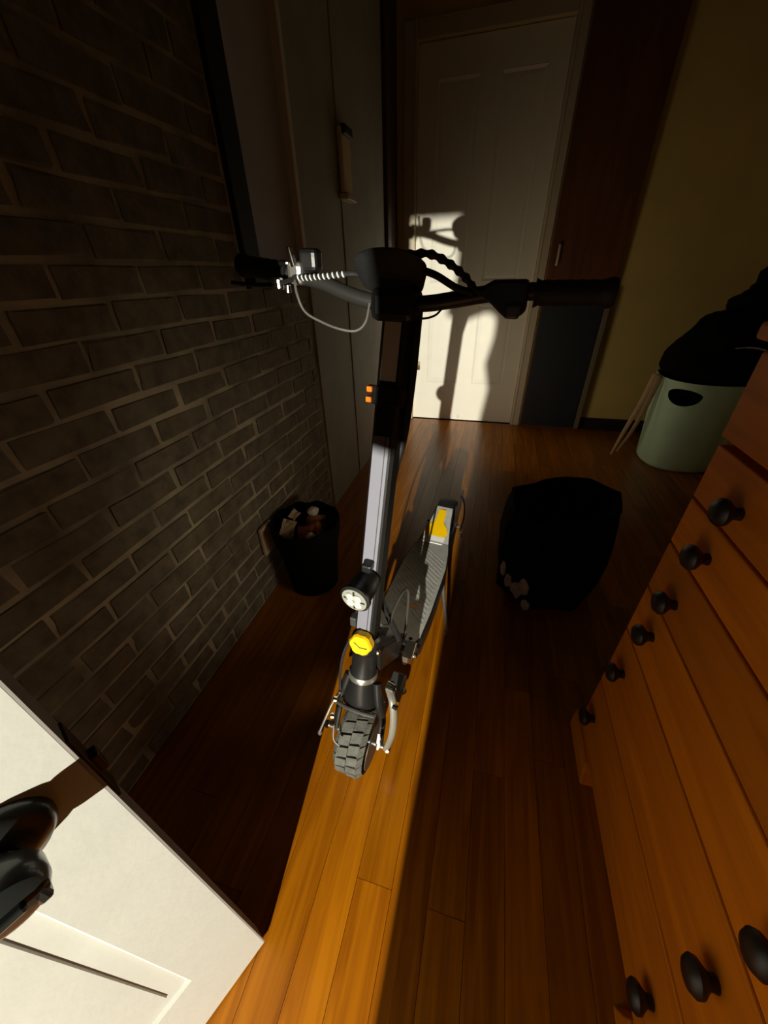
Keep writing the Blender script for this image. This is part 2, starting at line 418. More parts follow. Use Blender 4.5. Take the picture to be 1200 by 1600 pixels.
for x0, x1, z0, z1 in ((DX0 - 0.085, DX0, 0, DZ + 0.085), (DX1, DX1 + 0.07, 0, DZ + 0.085), (DX0, DX1, DZ, DZ + 0.085)):
    box(b, ((x0 + x1) / 2, YF - 0.008, (z0 + z1) / 2), (x1 - x0, 0.022, z1 - z0), 0.004)
    if z0 == 0:
        xe = x1 if x0 < 0 - 0.5 else x0
        box(b, (xe - 0.012 if x0 < -0.5 else xe + 0.012, YF - 0.016, z1 / 2), (0.016, 0.018, z1), 0.004)
obj('door_casing', b, 'casing', d1)
b = B(); cyl(b, (-0.640, yd - 0.008, 0.435), (-0.640, yd - 0.008, 0.515), 0.011, n=12); box(b, (-0.625, yd - 0.004, 0.475), (0.036, 0.008, 0.07), 0.002)
obj('hinge', b, 'latch', d1, smooth=True)
b = B(); lathe(b, [(0.016, 0), (0.016, 0.004), (0.010, 0.007)], (-0.235, yd, 0.040), (0, -1, 0), 18); obj('door_stop', b, 'white_plate', d1, smooth=True)

# near door (door_2), swung open at the left; local x runs from its free edge to the hinges, local y faces the room
F = Vector((-0.308, 0.072, 0.0)); ang = math.atan2(-0.909, -0.417)
d2 = struct('door_2', B(), 'white_door', 'cream panelled entry door standing open at lower left, brightly lit')
d2.location = F; d2.rotation_euler = (0, 0, ang)
dl = 0.86
b = B()
def r2(x0, x1, z0, z1): box(b, ((x0 + x1) / 2, -0.019, (z0 + z1) / 2), (x1 - x0, 0.034, z1 - z0))
PX = [0.0, 0.088, 0.385, 0.475, 0.765, dl]; PZ = [0.008, 0.218, 0.86, 1.0, 1.90, 2.03]
r2(PX[0], PX[1], PZ[0], PZ[5]); r2(PX[2], PX[3], PZ[0], PZ[5]); r2(PX[4], PX[5], PZ[0], PZ[5])
for a in (1, 3):
    for k in (0, 2, 4): r2(PX[a], PX[a + 1], PZ[k], PZ[k + 1])
    for k in (1, 3): box(b, ((PX[a] + PX[a + 1]) / 2, -0.026, (PZ[k] + PZ[k + 1]) / 2), (PX[a + 1] - PX[a], 0.018, PZ[k + 1] - PZ[k]))
obj('door_leaf', b, 'white_door', d2)
for a in (1, 3):
    for k in (1, 3): panel('door_panel', PX[a], PX[a + 1], PZ[k], PZ[k + 1], -0.002, 'white_door', d2, sgn=1, prof=((0, 0), (0.004, -0.006), (0.027, -0.0065), (0.0282, -0.0045), (0.034, -0.0045)))
b = B(); box(b, (-0.0012, -0.0189, 1.02), (0.0024, 0.0335, 2.02)); obj('door_edge', b, 'door_edge', d2)
b = B(); box(b, (-0.003, -0.019, 0.785), (0.004, 0.026, 0.11), 0.001); box(b, (-0.007, -0.017, 0.785), (0.01, 0.014, 0.026), 0.002); obj('latch_plate', b, 'latch', d2)
hx, hz = 0.064, 0.795
b = B(); lathe(b, [(0.037, 0), (0.037, 0.006), (0.032, 0.014), (0.020, 0.019)], (hx, -0.002, hz), (0, 1, 0), 32); obj('door_rose', b, 'lock_black', d2, smooth=True)
b = B(); lathe(b, [(0.016, 0.0), (0.014, 0.008), (0.021, 0.012), (0.0265, 0.019), (0.0275, 0.033), (0.025, 0.041), (0.018, 0.044)], (hx + 0.004, 0.014, hz), (0, 1, 0), 32)
kn = obj('door_knob', b, 'lock_black', d2, smooth=True)
b = B(); box(b, (hx - 0.012, 0.050, hz - 0.012), (0.010, 0.016, 0.020), 0.003); box(b, (hx + 0.004, 0.060, hz), (0.022, 0.008, 0.007), 0.002); obj('thumb_turn', b, 'lock_black', kn)

# ------------------------------------------------------------------ electric scooter
yaw = -math.atan(0.097); lean = math.radians(2.4)
SM = Matrix.Translation((-0.235, 0.465, 0)) @ Matrix.Rotation(yaw, 4, 'Z') @ Matrix.Rotation(lean, 4, 'Y')
sc = thing('electric_scooter', 'black electric scooter with silver stem strip and yellow accents standing in the light beam', 'scooter', matrix=SM)
def P(name, bm, m, parent=sc, **k): return obj(name, bm, m, parent, **k)
def sy(z): return 0.25 * (z - 0.115)
AX = Vector((0, 0.25, 1)).normalized()          # steering axis
AF = Vector((0, -1, 0.25)).normalized()         # front normal of the stem
def st(z, x=0.0, f=0.0): return Vector((x, sy(z), z)) + AF * f
SMX = Matrix((( 1, 0, 0, 0), (0, AX.y, -AF.y, 0), (0, AX.z, -AF.z, 0), (0, 0, 0, 1)))
def stem_m(z):                                    # local frame: x right, y along the axis, z backwards
    m = Matrix(((1, 0, 0, 0), (0, -AF.y, AX.y, sy(z)), (0, -AF.z, AX.z, z), (0, 0, 0, 1)))
    return m                                      # x right, y backwards, z up the stem

def wheel(name, c, R, w, half=False):
    b = B()
    prof = [(R * 0.60, -w * 0.36), (R * 0.74, -w * 0.50), (R * 0.88, -w * 0.47), (R * 0.95, -w * 0.30), (R * 0.965, 0), (R * 0.95, w * 0.30), (R * 0.88, w * 0.47), (R * 0.74, w * 0.50), (R * 0.60, w * 0.36)]
    n = 40
    L = [[Vector(c) + Vector((x, math.cos(2 * PI * j / n) * r, math.sin(2 * PI * j / n) * r)) for j in range(n)] for r, x in prof]
    rings(b, L, False, True)
    ty = P(name, b, 'tyre_base', smooth=True, sharp=60)
    # tread blocks
    me = None; N = 22
    bb = B(); bwid = w * 0.42; bl_ = 2 * PI * R / N * 0.86
    L2 = []
    for (h, k) in ((-0.012, 1.0), (0.0035, 0.93)):
        L2.append([(-bwid / 2 * k, -bl_ / 2 * k - 0.003, h), (bwid / 2 * k, -bl_ / 2 * k + 0.004, h), (bwid / 2 * k, bl_ / 2 * k + 0.004, h), (-bwid / 2 * k, bl_ / 2 * k - 0.003, h)])
    rings(bb, L2)
    for i in range(N):
        for s in (-1, 1, 2, -2):
            a = 2 * PI * (i + (0.5 if s in (1, 2) else 0.0)) / N
            if me is None:
                o = P('tread_block', bb, 'tyre', ty); me = o.data
            else:
                o = bpy.data.objects.new('tread_block', me); COL.objects.link(o); o.parent = ty
            rad = Vector((0, math.cos(a), math.sin(a))); tan = Vector((0, -math.sin(a), math.cos(a)))
            sx = 1 if s > 0 else -1
            if abs(s) == 1:
                xx = Vector((1, 0, 0)); nn = rad; pos = Vector(c) + rad * R * 0.965 + Vector((sx * w * 0.205, 0, 0)); k = 1.0
            else:
                nn = (rad * 0.68 + Vector((sx * 0.73, 0, 0))).normalized(); xx = tan.cross(nn).normalized()
                if xx.x < 0: xx = -xx
                pos = Vector(c) + rad * R * 0.905 + Vector((sx * w * 0.44, 0, 0)); k = 0.62
            tt = tan if sx > 0 else -tan
            zz = nn; xx2 = tt.cross(zz).normalized()
            o.matrix_local = Matrix(((xx2.x * k, tt.x, zz.x, pos.x), (xx2.y * k, tt.y, zz.y, pos.y), (xx2.z * k, tt.z, zz.z, pos.z), (0, 0, 0, 1)))
    b = B(); lathe(b, [(0.02, -w * 0.42), (R * 0.35, -w * 0.40), (R * 0.52, -w * 0.30), (R * 0.62, -w * 0.38), (R * 0.62, w * 0.38), (R * 0.52, w * 0.30), (R * 0.35, w * 0.40), (0.02, w * 0.42)], c, (1, 0, 0), 36)
    P('wheel_rim', b, 'black_metal', ty, smooth=True)
    return ty
fw = wheel('front_tyre', (0.005, 0.016, 0.104), 0.104, 0.072)
# axle and nuts
b = B(); cyl(b, (-0.085, 0, 0.107), (0.088, 0, 0.107), 0.006, n=12); P('front_axle', b, 'alu', smooth=True)
for s in (-1, 1):
    b = B(); lathe(b, [(0.011, 0), (0.011, 0.006), (0.009, 0.012), (0.004, 0.014)], (s * 0.084, 0, 0.107), (s, 0, 0), 8); P('axle_nut', b, 'chrome', smooth=True, sharp=25)
# brake disc (right) with caliper
b = B(); lathe(b, [(0.028, -0.001), (0.066, -0.001), (0.066, 0.001), (0.028, 0.001)], (0.050, 0, 0.107), (1, 0, 0), 40); P('brake_disc', b, 'grey_metal', smooth=True, sharp=30)
# fork crown: black flared front shell above the tyre
b = B()
L = []
for z, hw, d0, d1 in ((0.335, 0.027, 0.028, 0.030), (0.31, 0.032, 0.032, 0.030), (0.28, 0.038, 0.036, 0.030), (0.25, 0.044, 0.036, 0.022), (0.232, 0.046, 0.034, 0.016)):
    L.append([st(z, hw * math.cos(a), (d0 if math.sin(a) > 0 else d1) * math.sin(a)) for a in [2 * PI * k / 20 for k in range(20)]])
rings(b, L); P('fork_crown', b, 'grey_metal' if False else 'black_metal', smooth=True)
b = B(); tube(b, [st(0.236, -0.05, 0.030), st(0.243, -0.02, 0.040), st(0.243, 0.02, 0.040), st(0.236, 0.05, 0.030)], 0.005, 8, flat=1.0); P('fork_brace', b, 'grey_metal', smooth=True)
# fork legs
for s in (-1, 1):
    b = B()
    tube(b, spline([st(0.31, s * 0.040, 0.0), st(0.25, s * 0.052, 0.004), (s * 0.062, 0.03, 0.185), (s * 0.064, 0.012, 0.14), (s * 0.066, 0, 0.107)]), 0.0105, 10, flat=0.7)
    P('fork_leg', b, 'black_metal', smooth=True)
# right side silver swing arm, thin linkage on the left
b = B()
pts = [(0.072, 0.045, 0.315), (0.092, 0.020, 0.300), (0.101, 0.004, 0.255), (0.101, -0.004, 0.205), (0.094, -0.004, 0.155), (0.086, -0.002, 0.110)]
tube(b, spline(pts), [0.012] * 6 + [0.011] * 10 + [0.0085] * 10, 10, flat=0.55) if False else tube(b, spline(pts), 0.0095, 10, flat=0.7)
P('swing_arm', b, 'arm', smooth=True)
b = B(); cyl(b, (0.066, 0.050, 0.318), (0.086, 0.046, 0.318), 0.010, n=12); cyl(b, (0.094, 0.016, 0.297), (0.104, 0.014, 0.297), 0.007, n=12); P('arm_bolt', b, 'chrome', smooth=True)
for z0, z1 in ((0.150, 0.175), (0.183, 0.212)):
    b = B(); tube(b, [(0.071, -0.028, z0), (0.073, -0.024, (z0 + z1) / 2), (0.071, -0.018, z1)], [0.003, 0.005, 0.003], 8); P('side_reflector', b, 'white_plate', smooth=True)
b = B(); tube(b, spline([(-0.052, 0.02, 0.262), (-0.070, 0.005, 0.22), (-0.083, -0.012, 0.175), (-0.098, -0.03, 0.118)]), 0.0032, 8)
lathe(b, [(0.0, 0), (0.006, 0.003), (0.006, 0.012), (0.0, 0.016)], (-0.098, -0.03, 0.104), (0, 0, 1), 8); P('brake_rod', b, 'alu', smooth=True)
for pos_, ax_ in (((-0.052, 0.0, 0.258), (-1, -0.3, 0.2)), ((-0.060, -0.01, 0.19), (-1, -0.3, 0.2)), ((-0.046, -0.035, 0.215), (-0.6, -1, 0.2))):
    b = B(); lathe(b, [(0.007, 0), (0.007, .008), (.003, .011)], pos_, ax_, 8); P('fork_bolt', b, 'chrome', smooth=True, sharp=25)
b = B(); tube(b, spline([(-0.040, -0.045, 0.222), (-0.030, -0.068, 0.205), (-0.012, -0.074, 0.197)]), 0.0025, 6); P('tyre_guard_wire', b, 'alu', smooth=True)
# caliper block
b = B(); prism(b, [(-0.03, -0.028), (0.022, -0.034), (0.034, 0.0), (0.02, 0.03), (-0.026, 0.026)], (0, 1, 0), (0, 0, 1), (0.036, 0, 0), (0.058, 0.105, 0.235)); P('brake_caliper', b, 'grey_metal', bev=0.003)
b = B(); lathe(b, [(0.009, 0), (0.009, .006), (.005, .009)], (0.094, 0.10, 0.228), (1, -0.3, 0.2), 10); P('caliper_bolt', b, 'chrome', smooth=True, sharp=25)
b = B(); tube(b, spline([(0.062, 0.085, 0.262), (0.075, 0.060, 0.268), (0.086, 0.038, 0.255), (0.088, 0.032, 0.225)]), 0.003, 7); P('brake_hose', b, 'alu', smooth=True)
# head tube, collar, knob
b = B(); tube(b, [st(0.322), st(0.335), st(0.345), st(0.40), st(0.405)], [0.0345, 0.0345, 0.031, 0.031, 0.034], 28); P('head_tube', b, 'black_metal', smooth=True)
b = B(); tube(b, [st(0.316), st(0.322), st(0.332), st(0.337)], [0.030, 0.037, 0.037, 0.033], 28); P('headset_ring', b, 'alu', smooth=True)
b = B(); tube(b, [st(0.402), st(0.408), st(0.440), st(0.446)], [0.030, 0.036, 0.036, 0.030], 28); P('lock_collar', b, 'black_metal', smooth=True)
b = B(); hexa = []
for k in range(18):
    a = 2 * PI * k / 18 + PI / 6; r = 0.0275 + 0.0016 * math.cos(6 * a)
    hexa.append((r * math.cos(a), r * math.sin(a)))
m_ = st(0.447, 0.002, 0.026)
L = [[m_ + AF * h + Vector((a * k, 0, 0)) + AX * (bb_ * k) for a, bb_ in hexa] for h, k in ((0, 0.9), (0.004, 1.0), (0.020, 1.0), (0.025, 0.88))]
rings(b, L); kb = P('lock_knob', b, 'yellow', smooth=True, sharp=30)
b = B(); tube(b, [m_ + AF * 0.0255 + Vector((-0.015, 0, 0)) + AX * 0.006, m_ + AF * 0.0255 + Vector((0.0, 0, 0)) - AX * 0.004, m_ + AF * 0.0255 + Vector((0.018, 0, 0)) - AX * 0.002], 0.0011, 6); P('knob_mark', b, 'black_metal', kb)
b = B(); lathe(b, [(0.006, 0), (0.006, 0.006), (0.003, 0.008)], st(0.418, 0.037, 0.016), (0.7, -0.7, 0.2), 10); P('collar_bolt', b, 'chrome', smooth=True, sharp=25)
b = B(); box(b, (0, 0, 0), (0.016, 0.02, 0.03), 0.003, Matrix.Translation(st(0.475, -0.034, 0.004))); P('lock_catch', b, 'grey_metal')
# stem: square black column with a silver front strip
b = B()
def sq(z0, z1, hw, hd, bev=0.006):
    prof = []
    for sx, sd_ in ((-1, 1), (1, 1), (1, -1), (-1, -1)):
        pass
    o = [(-hw + bev, hd), (hw - bev, hd), (hw, hd - bev), (hw, -hd + bev), (hw - bev, -hd), (-hw + bev, -hd), (-hw, -hd + bev), (-hw, hd - bev)]
    rings(b, [[st(z, x, f) for x, f in o] for z in (z0, z1)])
sq(0.444, 1.135, 0.024, 0.024); P('stem', b, 'black_metal', smooth=True, sharp=25)
b = B(); prism(b, [(-0.0185, 0), (0.0135, 0), (0.0135, 0.452), (-0.0185, 0.452)], (1, 0, 0), AX, AF * 0.0015, st(0.468, 0, 0.0236)); sf = P('stem_strip', b, 'silver')
b = B(); prism(b, [(0.0055, 0), (0.0075, 0), (0.0075, 0.452), (0.0055, 0.452)], (1, 0, 0), AX, AF * 0.0008, st(0.468, 0, 0.0250)); P('strip_ridge', b, 'grey_metal', sf)
b = B(); prism(b, [(-0.0165, 0), (0.0135, 0), (0.0135, 0.102), (-0.0165, 0.102)], (1, 0, 0), AX, AF * 0.0015, st(1.003, 0, 0.0236)); P('stem_strip', b, 'pale_strip')
# clamp ring with orange side reflectors
b = B()
o8 = [(-0.026, 0.030), (0.026, 0.030), (0.031, 0.022), (0.031, -0.026), (0.024, -0.031), (-0.024, -0.031), (-0.031, -0.026), (-0.031, 0.022)]
rings(b, [[st(z, x, f) for x, f in o8] for z in (0.962, 0.994)]); cr = P('clamp_ring', b, 'black_metal', bev=0.002)
for z in (0.970, 0.988):
    b = B(); box(b, st(z, -0.037, 0.014), (0.011, 0.018, 0.0105), 0.002); P('reflector', b, 'orange_reflector', cr)
# headlight
hf = Vector((-0.005, 0.034, 0.610)); hb = Vector((0.000, 0.100, 0.612)); ha = (hf - hb).normalized()
b = B(); lathe(b, [(0.012, -0.078), (0.026, -0.066), (0.030, -0.040), (0.030, -0.014), (0.034, -0.008), (0.034, 0.0), (0.029, 0.002)], hf, ha, 28); hl = P('headlight', b, 'black_metal', smooth=True)
b = B(); lathe(b, [(0.0285, 0), (0.0285, 0.0032)], hf, ha, 28); P('lens', b, 'lens', hl)
hx_, hy_, _ = frame_to(ha)
for k in range(4):
    a = PI / 4 + k * PI / 2
    b = B(); lathe(b, [(0.0095, 0), (0.0095, 0.003), (0.005, 0.006)], hf + ha * 0.003 + hx_ * math.cos(a) * 0.0125 + hy_ * math.sin(a) * 0.0125, ha, 14); P('led', b, 'led', hl, smooth=True, sharp=30)
for k in range(4):
    a = k * PI / 2
    b = B(); box(b, (0, 0, 0), (0.004, 0.011, 0.0012), 0, Matrix.Translation(hf + ha * 0.0036 + hx_ * math.cos(a) * 0.019 + hy_ * math.sin(a) * 0.019) @ Matrix((( *[hx_.x * math.cos(a+PI/2) + hy_.x * math.sin(a+PI/2), hx_.x * math.cos(a) + hy_.x * math.sin(a), ha.x], 0), (*[hx_.y * math.cos(a+PI/2) + hy_.y * math.sin(a+PI/2), hx_.y * math.cos(a) + hy_.y * math.sin(a), ha.y], 0), (*[hx_.z * math.cos(a+PI/2) + hy_.z * math.sin(a+PI/2), hx_.z * math.cos(a) + hy_.z * math.sin(a), ha.z], 0), (0, 0, 0, 1)))); P('lens_gap', b, 'lamp_gap', hl)
b = B(); box(b, st(0.640, -0.002, 0.032), (0.022, 0.03, 0.02), 0.004); P('headlight_mount', b, 'black_metal', hl)

# handlebar, local y about 0.24, sweeping up to the grips
HB = 0.245
b = B(); bar = [(-0.32, HB + 0.012, 1.178), (-0.22, HB + 0.006, 1.167), (-0.15, HB, 1.156), (-0.10, HB - 0.004, 1.141), (-0.05, HB - 0.006, 1.130), (0, HB - 0.006, 1.128), (0.05, HB - 0.006, 1.130), (0.10, HB - 0.004, 1.138), (0.15, HB, 1.147), (0.22, HB + 0.006, 1.152), (0.318, HB + 0.012, 1.153)]
tube(b, spline(bar), 0.0125, 14); P('handlebar', b, 'bar_metal', smooth=True)
b = B(); box(b, (0, HB - 0.012, 1.128), (0.078, 0.062, 0.050), 0.012); box(b, (0, HB - 0.012, 1.155), (0.06, 0.05, 0.03), 0.008); P('bar_clamp', b, 'black_metal')
for s, zc, za in ((-1, 1.171, 1.179), (1, 1.1525, 1.153)):
    b = B(); p0 = Vector((s * 0.216, HB + 0.006, zc - 0.003)); p1 = Vector((s * 0.326, HB + 0.012, za))
    pts = [p0.lerp(p1, k / 14) for k in range(15)]
    tube(b, pts, [0.020] + [0.0178 if k % 2 else 0.0166 for k in range(12)] + [0.0205, 0.019], 16); P('grip', b, 'rubber', smooth=True, sharp=50)
# brake lever assembly on the left
b = B(); box(b, (-0.190, HB - 0.004, 1.168), (0.030, 0.036, 0.036), 0.008); bm_ = P('brake_mount', b, 'alu')
b = B(); tube(b, spline([(-0.186, HB - 0.030, 1.160), (-0.215, HB - 0.042, 1.152), (-0.26, HB - 0.046, 1.150), (-0.31, HB - 0.040, 1.152)]), [0.006] * 8 + [0.005] * 11, 8, flat=0.7); P('brake_lever', b, 'black_metal', smooth=True)
b = B(); box(b, (-0.214, HB - 0.040, 1.1525), (0.020, 0.016, 0.020), 0.004); P('lever_pivot', b, 'chrome', bm_)
b = B(); box(b, (0, 0, 0), (0.008, 0.012, 0.030), 0.002, Matrix.Translation((-0.189, HB - 0.024, 1.192)) @ Matrix.Rotation(-0.25, 4, 'Y')); box(b, (-0.207, HB - 0.02, 1.183), (0.022, 0.014, 0.010), 0.004); P('lever_clamp', b, 'chrome', bm_)
b = B(); box(b, (-0.196, HB - 0.035, 1.145), (0.007, 0.010, 0.014), 0.002); P('cable_adjuster', b, 'chrome', bm_)
b = B(); box(b, (-0.166, HB, 1.188), (0.034, 0.03, 0.034), 0.007); P('switch_box', b, 'black_metal')
# spiral wrapped cable: black core with bright windings
core = spline([(-0.186, HB - 0.030, 1.162), (-0.150, HB - 0.034, 1.163), (-0.110, HB - 0.034, 1.1665), (-0.075, HB - 0.026, 1.170), (-0.05, HB - 0.01, 1.166)])
b = B(); tube(b, core, 0.0042, 8); cc = P('spiral_cable', b, 'rubber', smooth=True)
for k in range(11):
    x_ = -0.174 + k * 0.0085; i = min(range(len(core)), key=lambda q: abs(core[q].x - x_))
    b = B(); c_ = Vector((x_, core[i].y, core[i].z)); ax_ = Vector((1, 0.1, 0.35)).normalized()
    lathe(b, [(0.0036, -0.0016), (0.0050, -0.0011), (0.0050, 0.0011), (0.0036, 0.0016)], c_, ax_, 10); P('spiral_winding', b, 'white_plate', cc, smooth=True)
# looping cables
b = B(); tube(b, spline([(-0.184, HB - 0.03, 1.160), (-0.176, HB - 0.040, 1.138), (-0.160, HB - 0.045, 1.112), (-0.13, HB - 0.045, 1.098), (-0.094, HB - 0.044, 1.088), (-0.066, HB - 0.036, 1.086), (-0.050, HB - 0.03, 1.100), (-0.046, HB - 0.02, 1.128)]), 0.0022, 8); P('brake_cable', b, 'alu', smooth=True)
b = B(); tube(b, spline([(0.022, HB - 0.02, 1.128), (0.032, HB - 0.028, 1.115), (0.050, HB - 0.028, 1.110), (0.070, HB - 0.02, 1.115), (0.080, HB - 0.005, 1.128)]), 0.0018, 7); P('thin_cable', b, 'rubber', smooth=True)
b = B(); pth = spline([(0.020, HB - 0.03, 1.196), (0.055, HB - 0.03, 1.197), (0.085, HB - 0.026, 1.186), (0.110, HB - 0.02, 1.170), (0.130, HB - 0.012, 1.152), (0.16, HB - 0.012, 1.148)], 10)
tube(b, pth, [0.0055 + 0.0012 * math.sin(k * 1.25) for k in range(len(pth))], 8); P('twisted_cable', b, 'rubber', smooth=True)
b = B(); tube(b, spline([(0.040, HB - 0.03, 1.178), (0.070, HB - 0.034, 1.170), (0.100, HB - 0.026, 1.155), (0.125, HB - 0.016, 1.148)]), 0.0052, 8); P('display_cable', b, 'rubber', smooth=True)
# throttle on the right
b = B(); prism(b, [(-0.045, 0.004), (-0.02, 0.018), (0.03, 0.02), (0.034, -0.022), (0.022, -0.032), (0.008, -0.034), (-0.004, -0.026), (-0.022, -0.012)], (1, 0, 0), (0, 0, 1), (0, 0.036, 0), (0.175, HB - 0.020, 1.148)); th = P('throttle', b, 'black_metal', bev=0.005)
b = B(); box(b, (0.190, HB - 0.022, 1.126), (0.022, 0.016, 0.020), 0.004); P('throttle_paddle', b, 'grey_metal', th)
# round display pod
b = B()
L = []
for h, k in ((-0.024, 0.72), (-0.02, 0.88), (0.004, 1.0), (0.012, 1.0), (0.016, 0.93)):
    L.append([Vector((-0.006, HB - 0.03, 1.172)) + Vector((0.060 * k * math.cos(a), -0.032 * k * math.sin(a) * 0.9 + -h * 0.45, 0.020 * k * math.sin(a) + h * 0.85)) for a in [2 * PI * q / 32 for q in range(32)]])
rings(b, L); dp = P('display_pod', b, 'rubber', smooth=True)
b = B(); L = []
for h, k in ((0.016, 0.86), (0.0172, 0.84)):
    L.append([Vector((-0.006, HB - 0.03, 1.172)) + Vector((0.060 * k * math.cos(a), -0.032 * k * math.sin(a) * 0.9 + -h * 0.45, 0.020 * k * math.sin(a) + h * 0.85)) for a in [2 * PI * q / 32 for q in range(32)]])
rings(b, L); P('display_screen', b, 'screen', dp)

# stem cable sleeve on the right and loops to the deck
b = B(); tube(b, spline([st(1.125, 0.032, -0.004), st(1.0, 0.033, -0.010), st(0.90, 0.026, -0.024), st(0.80, 0.010, -0.034), st(0.56, 0.008, -0.036), (0.020, 0.165, 0.44), (0.044, 0.19, 0.33), (0.040, 0.23, 0.25), (0.035, 0.28, 0.19)]), 0.0085, 10); P('cable_sleeve', b, 'rubber', smooth=True)
b = B(); tube(b, spline([st(0.48, 0.033, 0.0), (0.036, 0.14, 0.43), (0.034, 0.18, 0.44), (0.040, 0.24, 0.45), (0.046, 0.27, 0.42), (0.045, 0.28, 0.32), (0.04, 0.28, 0.20)]), 0.0035, 8); P('loop_cable', b, 'grey_metal', smooth=True)
b = B(); tube(b, spline([st(0.43, -0.036, 0.0), (-0.052, 0.055, 0.38), (-0.056, 0.035, 0.32), (-0.052, 0.022, 0.268)]), 0.0035, 8); P('front_hose', b, 'rubber', smooth=True)
# neck to the deck
b = B()
for s in (-1, 1):
    prism(b, [(0.070, 0.395), (0.105, 0.385), (0.30, 0.195), (0.34, 0.155), (0.30, 0.120), (0.25, 0.150), (0.075, 0.325)], (0, 1, 0), (0, 0, 1), (s * 0.012, 0, 0), (s * 0.026, 0, 0))
box(b, (0, 0.17, 0.285), (0.052, 0.20, 0.02), 0.003, Matrix.Translation((0, 0.17, 0.285)) @ Matrix.Rotation(math.radians(-42), 4, 'X') @ Matrix.Translation((0, -0.17, -0.285)))
P('neck', b, 'black_metal', bev=0.003)
b = B(); prism(b, [(0.245, 0.158), (0.300, 0.176), (0.305, 0.135), (0.255, 0.115)], (0, 1, 0), (0, 0, 1), (0.034, 0, 0), (0.046, 0, 0)); hb_ = P('hinge_bracket', b, 'alu', bev=0.003)
b = B(); lathe(b, [(0.008, 0), (0.008, 0.008), (0.004, 0.011)], (0.080, 0.27, 0.148), (1, 0, 0), 10); P('hinge_bolt', b, 'chrome', hb_, smooth=True, sharp=25)
b = B(); tube(b, [(0.022, 0.268, 0.182), (0.030, 0.252, 0.215), (0.026, 0.21, 0.262)], [0.004, 0.003, 0.006], 6); P('folding_hook', b, 'orange', hb_)
# deck, lofted along its length; the tail rises over the rear wheel
DW = [(0.27, 0.055), (0.33, 0.088), (0.45, 0.094), (0.68, 0.094), (0.78, 0.082), (0.86, 0.066), (0.95, 0.052), (1.03, 0.044), (1.06, 0.036)]
def dw(y):
    for (y0, w0), (y1, w1) in zip(DW, DW[1:]):
        if y <= y1: return w0 + (w1 - w0) * max(0, (y - y0)) / (y1 - y0)
    return DW[-1][1]
def topz(y): return 0.165 + max(0.0, (y - 0.84)) * 0.32
def loft(bm, ys, hw0, hw1, z0, z1):
    """slab following the deck top: half widths lo/hi (functions) and bottom/top offsets"""
    L = []
    for y in ys:
        a_, c_ = hw0(y), hw1(y); t_ = topz(y)
        L.append([Vector((a_, y, t_ + z0)), Vector((c_, y, t_ + z0)), Vector((c_, y, t_ + z1)), Vector((a_, y, t_ + z1))])
    return rings(bm, L)
ys_ = [0.27, 0.30, 0.33, 0.45, 0.68, 0.73, 0.78, 0.84, 0.86, 0.95, 1.03, 1.06]
b = B(); loft(b, ys_, lambda y: -dw(y), dw, -0.085, 0.0); P('deck', b, 'black_metal', bev=0.003)
b = B(); loft(b, [0.28, 0.33, 0.45, 0.68, 0.73, 0.78, 0.84, 0.86, 0.95, 1.035], lambda y: -dw(y) + 0.006, lambda y: dw(y) - 0.006, -0.001, 0.003); mt = P('grip_mat', b, 'grip_tape')
ridge = None
for k in range(17):
    y0 = 0.42 + k * 0.021
    if ridge is None:
        bb = B(); tube(bb, [(-0.074, 0.06, 0), (0.074, -0.06, 0)], 0.0011, 6, flat=0.8); ridge = P('mat_ridge', bb, 'grip_tape', mt, smooth=True)
        me = ridge.data; o = ridge
    else:
        o = bpy.data.objects.new('mat_ridge', me); COL.objects.link(o); o.parent = mt
    o.location = (0, y0 + 0.02, 0.1685)
b = B(); prism(b, [(-0.006, 0.440), (0.040, 0.436), (0.042, 0.450), (-0.006, 0.452)], (1, 0, 0), (0, 1, 0), (0, 0, 0.0012), (0, 0, 0.1679)); P('orange_dash', b, 'orange', mt)
YW = [(0.868, -0.052, 0.041), (0.893, -0.056, 0.046), (0.918, -0.050, 0.036), (0.942, -0.026, 0.016), (1.015, -0.022, 0.012)]
def ipl(y, i):
    for p, q in zip(YW, YW[1:]):
        if y <= q[0] + 1e-6: return p[i] + (q[i] - p[i]) * (y - p[0]) / (q[0] - p[0])
    return YW[-1][i]
b = B(); loft(b, [p[0] for p in YW], lambda y: ipl(y, 1), lambda y: ipl(y, 2), 0.002, 0.0065); P('tail_badge', b, 'yellow')
b = B(); loft(b, [0.826, 0.840, 0.866], lambda y: -0.058 + (y - 0.826) * 0.25, lambda y: 0.038 + (y - 0.826) * 0.12, 0.002, 0.0065); P('tail_stripe', b, 'white_plate')
for x_, y_ in ((0.055, 0.312), (-0.055, 0.312)):
    b = B(); lathe(b, [(0.006, 0), (0.006, 0.002), (0.003, 0.003)], (x_, y_, 0.1675), (0, 0, 1), 10); P('deck_screw', b, 'black_metal', smooth=True)
